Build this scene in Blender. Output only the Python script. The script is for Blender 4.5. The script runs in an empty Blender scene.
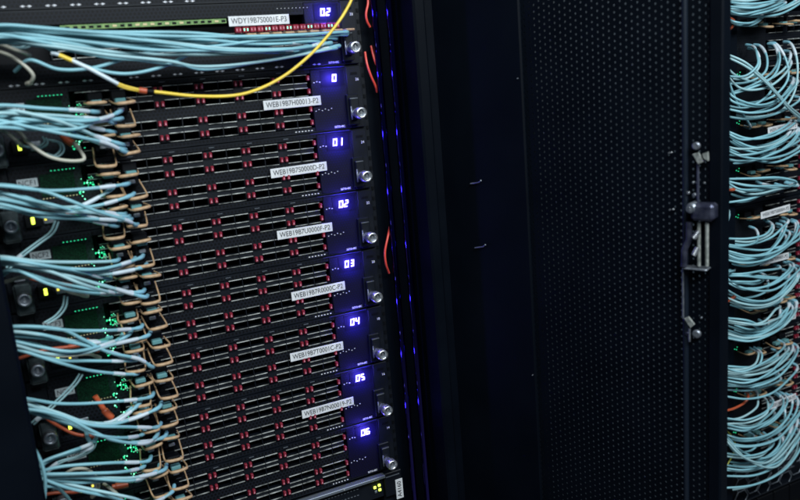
import bpy, bmesh, math, random
from mathutils import Vector, Matrix

random.seed(7)
S = bpy.context.scene
COL = S.collection

# ------------------------------------------------------------------ camera
CAM = Vector((-0.2345, -1.0337, -0.0445))
RIGHT = Vector((0.8845909, -0.4595540, -0.0794290))
FWD = Vector((0.4353596, 0.8747768, -0.2126677))
UP = Vector((0.1672150, 0.1535437, 0.9738909))
F = 800.0

def ray(u, v):
    return RIGHT * ((u - 400) / F) + FWD + UP * ((250 - v) / F)

def at(u, v, y):
    """world point at depth y (metres in front of / behind the equipment face) seen at photo pixel u, v"""
    d = ray(u, v)
    return CAM + d * ((y - CAM.y) / d.y)

# ------------------------------------------------------------------ materials
def mat(name, base, rough=0.5, metal=0.0, emit=None, estr=0.0, spec=None, build=None):
    m = bpy.data.materials.new(name)
    m.use_nodes = True
    nt = m.node_tree
    b = nt.nodes['Principled BSDF']
    b.inputs['Base Color'].default_value = (*base, 1)
    b.inputs['Roughness'].default_value = rough
    b.inputs['Metallic'].default_value = metal
    if spec is not None:
        b.inputs['Specular IOR Level'].default_value = spec
    if emit:
        b.inputs['Emission Color'].default_value = (*emit, 1)
        b.inputs['Emission Strength'].default_value = estr
    if build:
        build(nt, b)
    return m

def noise_var(c1, c2, scale=40, r1=None, r2=None, bump=0.0, bscale=600, stretch=None):
    def f(nt, b):
        tc = nt.nodes.new('ShaderNodeTexCoord')
        n = nt.nodes.new('ShaderNodeTexNoise'); n.inputs['Scale'].default_value = scale; n.inputs['Detail'].default_value = 6
        src = tc.outputs['Object']
        if stretch:
            mp = nt.nodes.new('ShaderNodeMapping'); mp.inputs['Scale'].default_value = stretch
            nt.links.new(src, mp.inputs['Vector']); src = mp.outputs['Vector']
        nt.links.new(src, n.inputs['Vector'])
        r = nt.nodes.new('ShaderNodeValToRGB')
        r.color_ramp.elements[0].position = .35; r.color_ramp.elements[1].position = .68
        r.color_ramp.elements[0].color = (*c1, 1); r.color_ramp.elements[1].color = (*c2, 1)
        nt.links.new(n.outputs['Fac'], r.inputs['Fac'])
        nt.links.new(r.outputs['Color'], b.inputs['Base Color'])
        if r1 is not None:
            mr = nt.nodes.new('ShaderNodeMapRange'); mr.inputs['To Min'].default_value = r1; mr.inputs['To Max'].default_value = r2
            nt.links.new(n.outputs['Fac'], mr.inputs['Value']); nt.links.new(mr.outputs['Result'], b.inputs['Roughness'])
        if bump:
            n2 = nt.nodes.new('ShaderNodeTexNoise'); n2.inputs['Scale'].default_value = bscale
            nt.links.new(tc.outputs['Object'], n2.inputs['Vector'])
            bp = nt.nodes.new('ShaderNodeBump'); bp.inputs['Strength'].default_value = bump; bp.inputs['Distance'].default_value = .0005
            nt.links.new(n2.outputs['Fac'], bp.inputs['Height']); nt.links.new(bp.outputs['Normal'], b.inputs['Normal'])
    return f

def perforated(hole, metalc, pitch):
    """staggered rows of small round vent holes in a painted sheet (object space x, z)"""
    def f(nt, b):
        N = nt.nodes; L = nt.links
        tc = N.new('ShaderNodeTexCoord'); sp = N.new('ShaderNodeSeparateXYZ'); L.new(tc.outputs['Object'], sp.inputs[0])
        def m(op, a, bb=None, c=None):
            n = N.new('ShaderNodeMath'); n.operation = op
            for i, x in enumerate((a, bb, c)):
                if x is None: continue
                if isinstance(x, (int, float)): n.inputs[i].default_value = x
                else: L.new(x, n.inputs[i])
            return n.outputs[0]
        def cell(ox, oz):
            x = m('MULTIPLY_ADD', sp.outputs[0], 1 / pitch, 100 + ox)
            z = m('MULTIPLY_ADD', sp.outputs[2], 1 / (pitch * 1.732), 100 + oz)
            fx = m('SUBTRACT', m('FRACT', x), .5); fz = m('MULTIPLY', m('SUBTRACT', m('FRACT', z), .5), 1.732)
            return m('ADD', m('MULTIPLY', fx, fx), m('MULTIPLY', fz, fz))
        d = m('MINIMUM', cell(0, 0), cell(.5, .5))
        r = N.new('ShaderNodeValToRGB'); e = r.color_ramp.elements
        e[0].position = .085; e[0].color = (*hole, 1); e[1].position = .14; e[1].color = (*metalc, 1)
        L.new(d, r.inputs['Fac']); L.new(r.outputs['Color'], b.inputs['Base Color'])
        bp = N.new('ShaderNodeBump'); bp.inputs['Strength'].default_value = .6; bp.inputs['Distance'].default_value = .0006
        L.new(r.outputs['Color'], bp.inputs['Height']); L.new(bp.outputs['Normal'], b.inputs['Normal'])
    return f

M = {}
M['black'] = mat('black powder coat', (.003, .004, .007), .5, spec=.3, build=noise_var((.0012, .0024, .0052), (.0028, .0044, .0084), 30, .38, .6, .25, 1500))
M['rackblack'] = mat('rack frame paint', (.0003, .0015, .0042), .5, spec=.11, build=noise_var((.0002, .0013, .0036), (.0005, .0019, .0050), 12, .45, .65, .2, 900))  # blue-teal tint carries the veiling haze over the blacks
M['gloss'] = mat('glossy blue black rod', (.06, .045, .26), .075, 1.0)  # blue tint put in to colour the displays' reflections violet
M['void'] = mat('black plastic', (.0008, .0012, .0026), .6, spec=.15)
M['perf'] = mat('vented faceplate', (.012, .013, .02), .55, spec=.2, build=perforated((.0004, .0006, .0014), (.0048, .0062, .0105), .0050))
M['perfblue'] = mat('vented bezel', (.03, .03, .12), .5, spec=.2, build=perforated((.003, .0025, .022), (.0026, .0023, .0080), .0040))
M['bezel'] = mat('dark blue bezel', (.03, .026, .12), .4)
M['flange'] = mat('bare cage metal', (.5, .5, .48), .4, .25, build=noise_var((.10, .105, .10), (.62, .63, .60), 75, .3, .55))  # dark noise stands in for stretches lost in shadow
M['chrome'] = mat('nickel plated knob', (.75, .76, .78), .25, .9, build=noise_var((.5, .52, .56), (.8, .8, .82), 300, .18, .4))
M['smoke'] = mat('smoky grey plastic', (.035, .045, .05), .35, build=noise_var((.02, .027, .03), (.055, .07, .075), 120, .25, .5))
M['rib'] = mat('satin rib paint', (.006, .010, .018), .36)
M['steel'] = mat('dull steel', (.30, .32, .36), .42, .8, build=noise_var((.2, .22, .26), (.36, .38, .42), 180, .3, .5))
M['redp'] = mat('red latch plastic', (.2, .01, .024), .45, spec=.3, build=noise_var((.15, .007, .018), (.25, .013, .03), 300))
M['pink'] = mat('latch light pipe', (.55, .22, .27), .35)
M['tan'] = mat('tan pull tab', (.42, .27, .15), .5, build=noise_var((.33, .20, .105), (.47, .31, .18), 160, .4, .6))
M['teal'] = mat('teal dust plug', (.10, .24, .25), .35)
M['lcd'] = mat('smoked display window', (.0024, .0021, .0082), .6, spec=.1)
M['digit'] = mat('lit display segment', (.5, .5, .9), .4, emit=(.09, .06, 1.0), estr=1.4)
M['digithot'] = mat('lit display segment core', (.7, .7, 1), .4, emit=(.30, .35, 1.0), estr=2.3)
M['white'] = mat('white label tape', (.74, .74, .76), .55, build=noise_var((.52, .52, .54), (.66, .66, .67), 60))
M['grey'] = mat('grey label tape', (.36, .40, .42), .55)
M['ink'] = mat('black ink', (.02, .02, .025), .6)
M['print'] = mat('white screen print', (.62, .62, .66), .6)
M['green'] = mat('green light', (.05, .5, .25), .4, emit=(.02, .55, .24), estr=1.3)
M['greenhot'] = mat('bright green light', (.2, .8, .5), .4, emit=(.22, .9, .55), estr=1.5)
M['lime'] = mat('lime light', (.6, .8, .1), .4, emit=(.75, .95, .08), estr=2.4)
M['amber'] = mat('yellow light', (.8, .6, .1), .4, emit=(.9, .75, .08), estr=1.2)
M['pcb'] = mat('green circuit board', (.012, .06, .03), .6, spec=.08, build=noise_var((.0006, .003, .002), (.004, .03, .014), 650))
M['pcbstrip'] = mat('bright green board edge', (.13, .24, .07), .5, build=noise_var((.08, .17, .05), (.19, .30, .09), 200))
M['gold'] = mat('gold board pads', (.55, .46, .26), .4, .5)
def cable_mat(name, c, var=.12):
    return mat(name, c, .38, build=noise_var(tuple(x * (1 - var) for x in c), tuple(min(1, x * (1 + var)) for x in c), 25))
M['aqua'] = cable_mat('aqua cable jacket', (.205, .42, .48))
M['aqua2'] = cable_mat('pale aqua cable jacket', (.29, .47, .505))
M['boot'] = cable_mat('blue connector boot', (.20, .42, .51))
M['sleeve'] = cable_mat('pale label sleeve', (.50, .57, .62), .18)
M['yellow'] = cable_mat('yellow cable jacket', (.78, .54, .05))
M['orange'] = cable_mat('orange cable jacket', (.42, .075, .028))
M['red'] = cable_mat('red cable jacket', (.62, .06, .035))
M['beige'] = cable_mat('beige cable jacket', (.42, .40, .33))
M['lockblue'] = mat('worn grey lock body', (.065, .07, .11), .36, .7, build=noise_var((.035, .038, .07), (.10, .105, .15), 90, .28, .5))
M['clear'] = mat('pale clear plastic', (.24, .25, .235), .35, build=noise_var((.14, .15, .14), (.32, .33, .31), 200))
M['doorgrey'] = mat('grey steel door', (.028, .036, .045), .5, build=noise_var((.013, .019, .025), (.034, .043, .054), 5))
M['floor'] = mat('raised floor tile', (.10, .10, .11), .45, build=noise_var((.08, .08, .09), (.13, .13, .14), 9, .3, .6))
M['silver'] = mat('silver chassis edge', (.16, .18, .21), .4, .5)

# ------------------------------------------------------------------ mesh builder
class MB:
    def __init__(s): s.v = []; s.f = []; s.m = []; s.sm = []; s.mats = []
    def mi(s, m):
        if m not in s.mats: s.mats.append(m)
        return s.mats.index(m)
    def raw(s, vs, fs, m, smooth=False):
        o = len(s.v); k = s.mi(m)
        s.v += [tuple(v) for v in vs]
        for f in fs:
            s.f.append(tuple(i + o for i in f)); s.m.append(k); s.sm.append(smooth)
        return s
    def box(s, c, d, m, ch=0.0, mx=None):
        """chamfered box, centre c, size d"""
        bm = bmesh.new(); bmesh.ops.create_cube(bm, size=1)
        for v in bm.verts: v.co = Vector((v.co.x * d[0], v.co.y * d[1], v.co.z * d[2]))
        if ch: bmesh.ops.bevel(bm, geom=list(bm.edges), offset=ch, segments=1, affect='EDGES')
        bm.verts.index_update()
        vs = [v.co.copy() for v in bm.verts]
        if mx: vs = [mx @ v for v in vs]
        s.raw([v + Vector(c) for v in vs], [[v.index for v in f.verts] for f in bm.faces], m)
        bm.free(); return s
    def span(s, x0, x1, y0, y1, z0, z1, m, ch=0.0):
        return s.box(((x0 + x1) / 2, (y0 + y1) / 2, (z0 + z1) / 2), (abs(x1 - x0), abs(y1 - y0), abs(z1 - z0)), m, ch)
    def tube(s, pts, r, m, n=8, cap=True, closed=False):
        pts = [Vector(p) for p in pts]
        rr = r if isinstance(r, (list, tuple)) else [r] * len(pts)
        vs = []; fs = []; N = len(pts); nrm = None
        for i, p in enumerate(pts):
            if closed: t = pts[(i + 1) % N] - pts[i - 1]
            else: t = pts[min(i + 1, N - 1)] - pts[max(i - 1, 0)]
            if t.length < 1e-9: t = Vector((1, 0, 0))
            t.normalize()
            if nrm is None:
                a = Vector((0, 0, 1)) if abs(t.z) < .9 else Vector((1, 0, 0))
                nrm = t.cross(a).normalized()
            else:
                nrm = (nrm - t * nrm.dot(t)).normalized()
            b = t.cross(nrm)
            for k in range(n):
                a = 2 * math.pi * k / n
                vs.append(p + (nrm * math.cos(a) + b * math.sin(a)) * rr[i])
        for i in range(N - (0 if closed else 1)):
            j = (i + 1) % N
            for k in range(n):
                fs.append((i * n + k, i * n + (k + 1) % n, j * n + (k + 1) % n, j * n + k))
        s.raw(vs, fs, m, True)
        if cap and not closed:
            s.raw(vs[:n], [tuple(range(n))[::-1]], m); s.raw(vs[-n:], [tuple(range(n))], m)
        return s
    def build(s, name, parent=None, loc=None, mats=None):
        me = bpy.data.meshes.new(name)
        me.from_pydata(s.v, [], s.f); 
        for m in s.mats: me.materials.append(M[m])
        me.polygons.foreach_set('material_index', s.m); me.polygons.foreach_set('use_smooth', s.sm)
        me.update()
        o = bpy.data.objects.new(name, me); COL.objects.link(o)
        if loc: o.location = loc
        if parent: o.parent = parent
        return o

def tag(o, label, cat, group=None):
    o['label'] = label; o['category'] = cat
    if group: o['group'] = group
    return o

def empty(name, loc=(0, 0, 0), rz=0):
    o = bpy.data.objects.new(name, None); COL.objects.link(o)
    o.location = loc; o.rotation_euler = (0, 0, rz); o.empty_display_size = .02
    return o

def copy_tree(o, parent=None):
    c = o.copy(); COL.objects.link(c); c.parent = parent
    for ch in list(o.children): copy_tree(ch, c)
    return c

def text(body, size, m, name, parent, loc, width=None, rot=(math.pi / 2, 0, 0), bold=0.0, extr=.00015):
    cu = bpy.data.curves.new('lettering', 'FONT'); cu.body = body; cu.size = size
    cu.align_x = 'CENTER'; cu.align_y = 'CENTER'; cu.extrude = extr; cu.offset = bold; cu.resolution_u = 3
    t = bpy.data.objects.new('lettering', cu); COL.objects.link(t)
    bpy.context.view_layer.update()
    dg = bpy.context.evaluated_depsgraph_get()
    me = bpy.data.meshes.new_from_object(t.evaluated_get(dg))
    bpy.data.objects.remove(t); bpy.data.curves.remove(cu)
    xs = [v.co.x for v in me.vertices]
    if width and xs:
        k = width / (max(xs) - min(xs))
        for v in me.vertices: v.co.x *= k
    me.materials.clear(); me.materials.append(M[m])
    o = bpy.data.objects.new(name, me); COL.objects.link(o)
    o.rotation_euler = rot; o.location = loc; o.parent = parent
    return o

def smooth(pts, per=10):
    P = [Vector(p) for p in pts]
    P = [P[0] * 2 - P[1]] + P + [P[-1] * 2 - P[-2]]
    out = []
    for i in range(1, len(P) - 2):
        p0, p1, p2, p3 = P[i - 1:i + 3]
        # centripetal Catmull-Rom
        t0 = 0; t1 = t0 + max((p1 - p0).length, 1e-6) ** .5; t2 = t1 + max((p2 - p1).length, 1e-6) ** .5; t3 = t2 + max((p3 - p2).length, 1e-6) ** .5
        for k in range(per):
            t = t1 + (t2 - t1) * k / per
            a1 = p0 * ((t1 - t) / (t1 - t0)) + p1 * ((t - t0) / (t1 - t0))
            a2 = p1 * ((t2 - t) / (t2 - t1)) + p2 * ((t - t1) / (t2 - t1))
            a3 = p2 * ((t3 - t) / (t3 - t2)) + p3 * ((t - t2) / (t3 - t2))
            b1 = a1 * ((t2 - t) / (t2 - t0)) + a2 * ((t - t0) / (t2 - t0))
            b2 = a2 * ((t3 - t) / (t3 - t1)) + a3 * ((t - t1) / (t3 - t1))
            out.append(b1 * ((t2 - t) / (t2 - t1)) + b2 * ((t - t1) / (t2 - t1)))
    out.append(P[-2]); return out

def sub(path, a, b):
    """stretch of a path between the lengths a and b measured from its END"""
    acc = 0; out = []
    for i in range(len(path) - 1, 0, -1):
        if a <= acc <= b: out.append(path[i])
        acc += (path[i] - path[i - 1]).length
    return out[::-1]

# ------------------------------------------------------------------ the switch
PITCH = .0868
def ZC(k): return -.1553 - PITCH * (k - 2)
HH = .0428
TIERS = (.0207, -.0207)
XP = [-.0868 + .0507 * i for i in range(5)]      # pillars with the red latches
XLAST = .1645

def latch_mesh():
    b = MB()
    b.box((0, 0, 0), (.0039, .005, .0070), 'redp', .0007)
    b.raw([(-.0011, -.0026, -.0022), (.0011, -.0026, -.0022), (0, -.0026, .0016)], [(0, 1, 2)], 'pink')  # small pale triangle on the latch front
    return b

def seven_seg(b, ch, x, z, w, h, y, m, k=.27):
    t = w * k
    segs = {'0': 'abcdef', '1': 'bc', '2': 'abged', '3': 'abgcd', '4': 'fgbc', '5': 'afgcd', '6': 'afgedc', '8': 'abcdefg'}[ch]
    sk = lambda zz: zz * .12
    def bar(x0, x1, z0, z1):
        vs = []
        for yy in (y, y - .0006):
            for (xx, zz) in ((x0, z0), (x1, z0), (x1, z1), (x0, z1)):
                vs.append((x + xx + sk(zz), yy, z + zz))
        b.raw(vs, [(4, 5, 6, 7), (0, 3, 2, 1), (0, 1, 5, 4), (1, 2, 6, 5), (2, 3, 7, 6), (3, 0, 4, 7)], m)
    W = w / 2; H = h / 2; g = t * .12
    if 'a' in segs: bar(-W + t, W - t, H - t, H)
    if 'd' in segs: bar(-W + t, W - t, -H, -H + t)
    if 'g' in segs: bar(-W + t, W - t, -t / 2, t / 2)
    if 'f' in segs: bar(-W, -W + t, g, H)
    if 'b' in segs: bar(W - t, W, g, H)
    if 'e' in segs: bar(-W, -W + t, -H, -g)
    if 'c' in segs: bar(W - t, W, -H, -g)

def add_knob(root, sgn):
    """ear bracket with its captive thumbscrew, sgn +1 right, -1 left"""
    X = .2225 * sgn if sgn > 0 else -.2255
    b = MB()
    b.span(X - .0085, X + .0085, -.007, -.0004, -.038, .004, 'black', .001)
    b.span(X - .0065, X + .0065, -.013, -.0072, -.030, -.0005, 'black', .0012)
    b.span(X - .0066, X + .0050, -.0136, -.0131, -.0022, -.0010, 'steel')
    b.span(X - .0068, X - .0052, -.0136, -.0131, -.030, -.012, 'steel')
    if sgn < 0: b.span(X - .010, X + .010, -.0172, -.0137, -.043, -.005, 'smoke', .0025)
    e = b.build('ear_bracket', root)
    k = MB()
    z = -.0215
    def ring(y, r): return [(X + r * math.cos(a), y, z + r * math.sin(a)) for a in [2 * math.pi * i / 20 for i in range(20)]]
    prof = [(-.0132, .0055), (-.0150, .0058), (-.0165, .0058), (-.0225, .0058), (-.0227, .0074), (-.0235, .0079), (-.0330, .0079), (-.0342, .0070), (-.0343, .0047), (-.0305, .0045)]
    vs = []; fs = []
    for y, r in prof: vs += ring(y, r)
    for i in range(len(prof) - 1):
        for j in range(20):
            fs.append((i * 20 + j, i * 20 + (j + 1) % 20, (i + 1) * 20 + (j + 1) % 20, (i + 1) * 20 + j))
    k.raw(vs, fs, 'chrome' if sgn > 0 else 'steel', True)
    k.raw(ring(-.0305, .0045), [tuple(range(20))], 'steel')
    k.box((X, -.0315, z), (.0024, .0022, .0062), 'chrome', .0004)
    k.build('thumbscrew', e)

def base_chassis(root):
    b = MB()
    b.span(-.2190, .2190, .045, .55, -HH, HH, 'void')
    b.span(-.2190, .2190, .0, .0449, HH - .0016, HH, 'black'); b.span(-.2190, .2190, .0, .0449, -HH, -HH + .0016, 'black')
    b.build('chassis', root)
    for s in (-1, 1):
        b = MB(); x0, x1 = sorted((.2191 * s, .2415 * s))
        b.span(x0, x1, -.0002, .003, -HH + .0008, HH - .0008, 'black', .0006)
        b.span(x0 + .006, x1 - .006, -.0008, -.0003, .030, .0335, 'void')
        b.build('mounting_ear', root)
        add_knob(root, s)

tabrng = random.Random(21)
def pull_tab(x, z, hang, parent, w=.0124, y1=-.033):
    """flat tan loop: two arms out of the module and a broad front bar"""
    b = MB(); y0 = -.006
    prof = [(-w + .001, y0), (-w + .001, y1 + .004), (-w + .0035, y1), (w - .0035, y1), (w - .001, y1 + .004), (w - .001, y0)]
    P = []
    for xx, yy in prof:
        t = (yy - y0) / (y1 - y0)
        P.append(Vector((xx, yy, hang * (1 - t) ** 1.5)))
    P = smooth(P, 5)
    n = 8; vs = []; fs = []
    for i, p in enumerate(P):
        t = (P[min(i + 1, len(P) - 1)] - P[max(i - 1, 0)]).normalized()
        side = t.cross(Vector((0, 0, 1))).normalized()
        fr = abs(t.x)
        for k in range(n):
            a = 2 * math.pi * k / n
            vs.append(p + side * math.cos(a) * (.0010 + .0014 * fr) + Vector((0, 0, 1)) * math.sin(a) * (.0011 + .0011 * fr))
    for i in range(len(P) - 1):
        for k in range(n):
            fs.append((i * n + k, i * n + (k + 1) % n, (i + 1) * n + (k + 1) % n, (i + 1) * n + k))
    b.raw(vs, fs, 'tan', True)
    return b.build('pull_tab', parent, (x, 0, z))

def transceivers(root, cols, lower=True):
    for tz in TIERS if lower else TIERS[:1]:
        for x in cols:
            up = MB()
            up.span(x - .0088, x + .0088, -.016, .03, tz + .0005, tz + .0125, 'void', .0012)
            up.span(x - .0062, x + .0062, -.0262, -.0162, tz - .0022, tz + .0035, 'teal', .001)
            t = up.build('transceiver', root)
            pull_tab(x, tz - .0010, .002, t)
            if not lower: continue
            lo = MB()
            lo.span(x - .0088, x + .0088, -.016, .03, tz - .0155, tz - .004, 'void', .0012)
            lo.span(x - .004, x + .004, -.0195, -.0162, tz - .0125, tz - .008, 'steel', .0008)
            t = lo.build('transceiver', root)
            pull_tab(x, tz - .0275, .017, t)

def left_card(root, x0, x1):
    """vented left end with the management jack, status lights and a strip of board showing through"""
    b = MB()
    b.span(x0, x1, .0, .012, -HH + .0018, HH - .0018, 'perf')
    b.build('vent_grille', root)
    b = MB()
    b.span(-.186, -.148, -.0012, -.0001, .0035, .030, 'pcb')
    for i in range(11):
        b.span(-.186 + i * .0037, -.1842 + i * .0037, -.0018, -.0013, .0010, .0022, 'gold')
    for i in range(9):
        b.span(-.176 + i * .0034, -.1745 + i * .0034, -.0018, -.0013, .031, .032, 'pcb')
    b.build('circuit_board', root)
    def lamps(cx, cz, n, sx, sz, seed):
        rr = random.Random(seed); b = MB()
        for i in range(n):
            x = cx + rr.uniform(-sx, sx); z = cz + rr.uniform(-sz, sz); r = rr.choice((.0005, .0006, .0008, .0010, .0013))
            b.box((x, -.0018, z), (r * 1.7, .0012, r * 1.7), 'greenhot' if rr.random() < .4 else 'green', r * .4)
        b.build('status_light', root)
    lamps(-.134, .013, 20, .0075, .0085, 3)
    lamps(-.141, -.004, 9, .004, .010, 8)
    lamps(-.137, -.025, 12, .007, .006, 4)
    b = MB()
    for i in range(7):
        b.box((-.172 + i * .0042, -.0016, .0335), (.0016, .001, .0009), 'green')
    b.build('status_light', root)
    b = MB()
    b.span(-.210, -.192, -.006, -.0003, -.030, -.0135, 'void', .001)
    b.span(-.190, -.178, -.004, -.0003, -.028, -.017, 'steel', .001)
    j = b.build('management_jack', root)
    b = MB()
    b.span(-.2030, -.1992, -.0078, -.0062, -.0258, -.0175, 'lime', .0005)
    b.span(-.1885, -.1858, -.0056, -.0042, -.0235, -.0205, 'amber', .0004)
    b.build('link_light', j)

def make_switch(zc):
    root = empty('network_switch', (0, 0, zc))
    base_chassis(root)
    # faceplate strips between the cages
    b = MB()
    b.span(-.1385, .1660, .0, .010, HH - .0064, HH - .0017, 'perf')
    b.span(-.1385, .1660, .0, .010, -.0065, .0065, 'perf')
    b.span(-.1385, .1660, .0, .010, -HH + .0017, -HH + .0064, 'perf')
    for i in range(5):       # faint grey latch slots in the vent strips
        for z in (HH - .0034,):
            b.span(XP[i] - .003 + .006, XP[i] + .010, -.0006, .0001, z - .0004, z + .0004, 'silver')
    for i in range(6):
        b.span(.137 + i * .0046, .1392 + i * .0046, -.0006, .0, -.0402, -.0390, 'print')
    b.build('faceplate', root)
    edges = [-.1385] + XP + [XLAST - .0035]
    for tz in TIERS:
        for i in range(len(edges) - 1):
            xa, xb = edges[i] + .0066, edges[i + 1] - (.0066 if i < len(edges) - 2 else .0002)
            b = MB()
            b.span(edges[i], edges[i + 1], .030, .034, tz - .0142, tz + .0142, 'void')
            b.span(xa, xb, .0012, .0299, tz - .0028, tz + .0028, 'black')
            for zz in (.01375, -.01375):
                b.span(xa, xb, .0012, .0299, tz + zz - .0003, tz + zz + .0003, 'void')
            xm = (xa + xb) / 2
            for zz, t in ((.01375, .0009), (.0032, .0008), (-.0033, .0010), (-.01375, .0007)):
                for (p, q) in ((xa, xm - .0006), (xm + .0006, xb)):
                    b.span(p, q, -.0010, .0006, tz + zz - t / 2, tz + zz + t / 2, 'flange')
            b.span(xm - .0005, xm + .0005, .0, .0299, tz - .0138, tz + .0138, 'black')
            b.build('port_cage', root)
        for x in XP:
            b = MB(); b.span(x - .0064, x + .0064, .0002, .029, tz - .0142, tz + .0142, 'black'); b.build('cage_pillar', root)
    lm = None
    for tz in TIERS:
        for x in XP[1:] + [None]:
            xs = (XLAST - .0032,) if x is None else (x - .0034, x + .0034)
            for xx in xs:
                for dz in (.0096, -.0080):
                    if lm is None:
                        o = latch_mesh().build('red_latch', root); lm = o
                    else:
                        o = lm.copy(); COL.objects.link(o); o.parent = root
                    o.location = (xx, -.0028, tz + dz)
    # right-hand bezel
    b = MB()
    b.span(.1662, .2189, -.0006, .010, -HH + .0017, HH - .0017, 'perfblue', .0008)
    bz = b.build('bezel', root)
    b = MB()
    b.span(.1800, .2150, -.0010, -.0007, .0165, .0385, 'lcd')
    b.build('display_window', root)
    b = MB()
    for i in range(6): b.box((.1695 + i * .0046, -.0012, -.0145 + (.0018 if i % 2 else 0)), (.0013, .0008, .0010), 'print')
    b.build('indicator_row', root)
    b = MB()
    for i in range(3): b.box((.1705 + i * .0042, -.0012, .0235 + (.001 if i == 1 else 0)), (.0017, .0008, .0011), 'print')
    b.build('indicator_row', root)
    b = MB(); b.span(.158, .2165, -.0016, .0, HH - .0009, HH - .0001, 'bezel'); b.build('edge_trim', root)
    text('S6710-48C', .0040, 'print', 'printed_mark', root, (.2025, -.0012, -.0385), width=.0155, bold=.00008)
    return root

def finish_switch(root, digits, name_text, nlx, nlz, card_text, unum, tilt=0.0):
    if digits:
        for ch, x in zip(digits, ((.1925, .2007) if len(digits) == 2 else (.2005,))):
            b = MB()
            seven_seg(b, ch, x, .0277, .0068, .0104, -.0011, 'digit', .30)  # wide blue stroke imitates the glow around the lit core
            seven_seg(b, ch, x, .0277, .0056, .0092, -.0018, 'digithot', .20)  # paler core imitates the overexposed middle
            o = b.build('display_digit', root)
        lamp = bpy.data.lights.new('display_glow', 'POINT'); lamp.color = (.10, .07, 1); lamp.energy = GLOW * .35
        lamp.shadow_soft_size = .004
        lo = bpy.data.objects.new('display_glow', lamp); COL.objects.link(lo)
        lo.location = (.197, -.0095, .0277); lo.parent = root
        spot = bpy.data.lights.new('display_glow', 'SPOT'); spot.color = (.09, .06, 1); spot.energy = GLOW * .85  # added spot turned back on the bezel to draw the halo
        spot.spot_size = math.radians(165); spot.spot_blend = .6; spot.shadow_soft_size = .004
        so = bpy.data.objects.new('display_glow', spot); COL.objects.link(so)
        so.location = (.197, -.0125, .0277); so.rotation_euler = (math.radians(90), 0, 0); so.parent = root
    if card_text:
        lamp = bpy.data.lights.new('status_glow', 'POINT'); lamp.color = (.05, 1, .4); lamp.energy = .005; lamp.shadow_soft_size = .004
        lo = bpy.data.objects.new('status_glow', lamp); COL.objects.link(lo); lo.location = (-.138, -.013, .011); lo.parent = root
    if name_text:
        b = MB(); b.span(-.0405, .0405, -.0012, -.0002, -.0062, .0062, 'white', .0003)
        o = b.build('name_label', root, (nlx, -.004, nlz)); o.rotation_euler = (0, tilt, 0)
        text(name_text, .0098, 'ink', 'lettering', o, (0, -.0013, 0), width=.074)
    if card_text:
        b = MB(); b.span(-.0112, .0112, -.0012, -.0002, -.0052, .0052, 'grey', .0002)
        o = b.build('card_label', root, (-.1995, -.0006, .0222))
        text(card_text, .0088, 'ink', 'lettering', o, (0, -.0013, 0), width=.018)
    if unum:
        text(unum, .0052, 'print', 'rail_number', root, (.2345, -.0012, .0235))

DW = {0: 'zero', 1: 'zero one', 2: 'zero two', 3: 'zero three', 4: 'zero four', 5: 'zero five', 6: 'zero six'}
GLOW = .22
GRP = 'stacked switches of the left rack'
proto = make_switch(ZC(2))
plain = copy_tree(proto)                       # without cabling, for the right rack and the top
transceivers(proto, (-.112, -.0852))
left_card(proto, -.2185, -.1390)
names = {1: ('0', 'WEB19B7H00013-P2', .1360, -.0005, 'NCF0', '26'), 2: ('01', 'WEB19B7S0000D-P2', .1352, -.0032, 'NCF1', '24'),
         3: ('02', 'WEB19B7U0000F-P2', .1344, -.0012, 'NCF2', '22'), 4: ('03', 'WEB19B7R0000C-P2', .1449, -.0022, 'NCF3', '20'),
         5: ('04', 'WEB19B7T0001C-P2', .1331, -.0026, 'NCF4', '18'), 6: ('05', 'WEB19B7N00019-P2', .1407, -.0036, 'NCF5', '16'),
         7: ('06', None, 0, 0, 'NCF6', '14')}
sw = {}
for k in range(1, 8):
    r = proto if k == 2 else copy_tree(proto)
    r.location = (0, 0, ZC(k)); sw[k] = r
for k, r in sw.items():
    d, nt_, nx, nz, ct, un = names[k]
    finish_switch(r, d, nt_, nx, nz, ct, un, math.radians(random.uniform(-.8, .8)))
    tag(r, ('black network switch displaying blue %s above white label %s' % (DW[int(d)], nt_)) if nt_ else
        'lowest black network switch displaying blue zero six, without white name label', 'network switch', GRP)

# ---- the switch on top whose whole row of ports is cabled, and the one above it
def arrows(root, x0, x1, z):
    b = MB(); x = x0
    while x < x1:
        for s in (-1, 1):
            c = x + s * .0052
            b.raw([(c - s * .0026, -.0010, z - .0014), (c - s * .0026, -.0010, z + .0014), (c + s * .0012, -.0010, z)][::(1 if s > 0 else -1)], [(0, 2, 1)], 'print')
            b.box((c - s * .0036, -.0008, z), (.0014, .0006, .0007), 'print')
        x += .0266
    b.build('port_marks', root)

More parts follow.
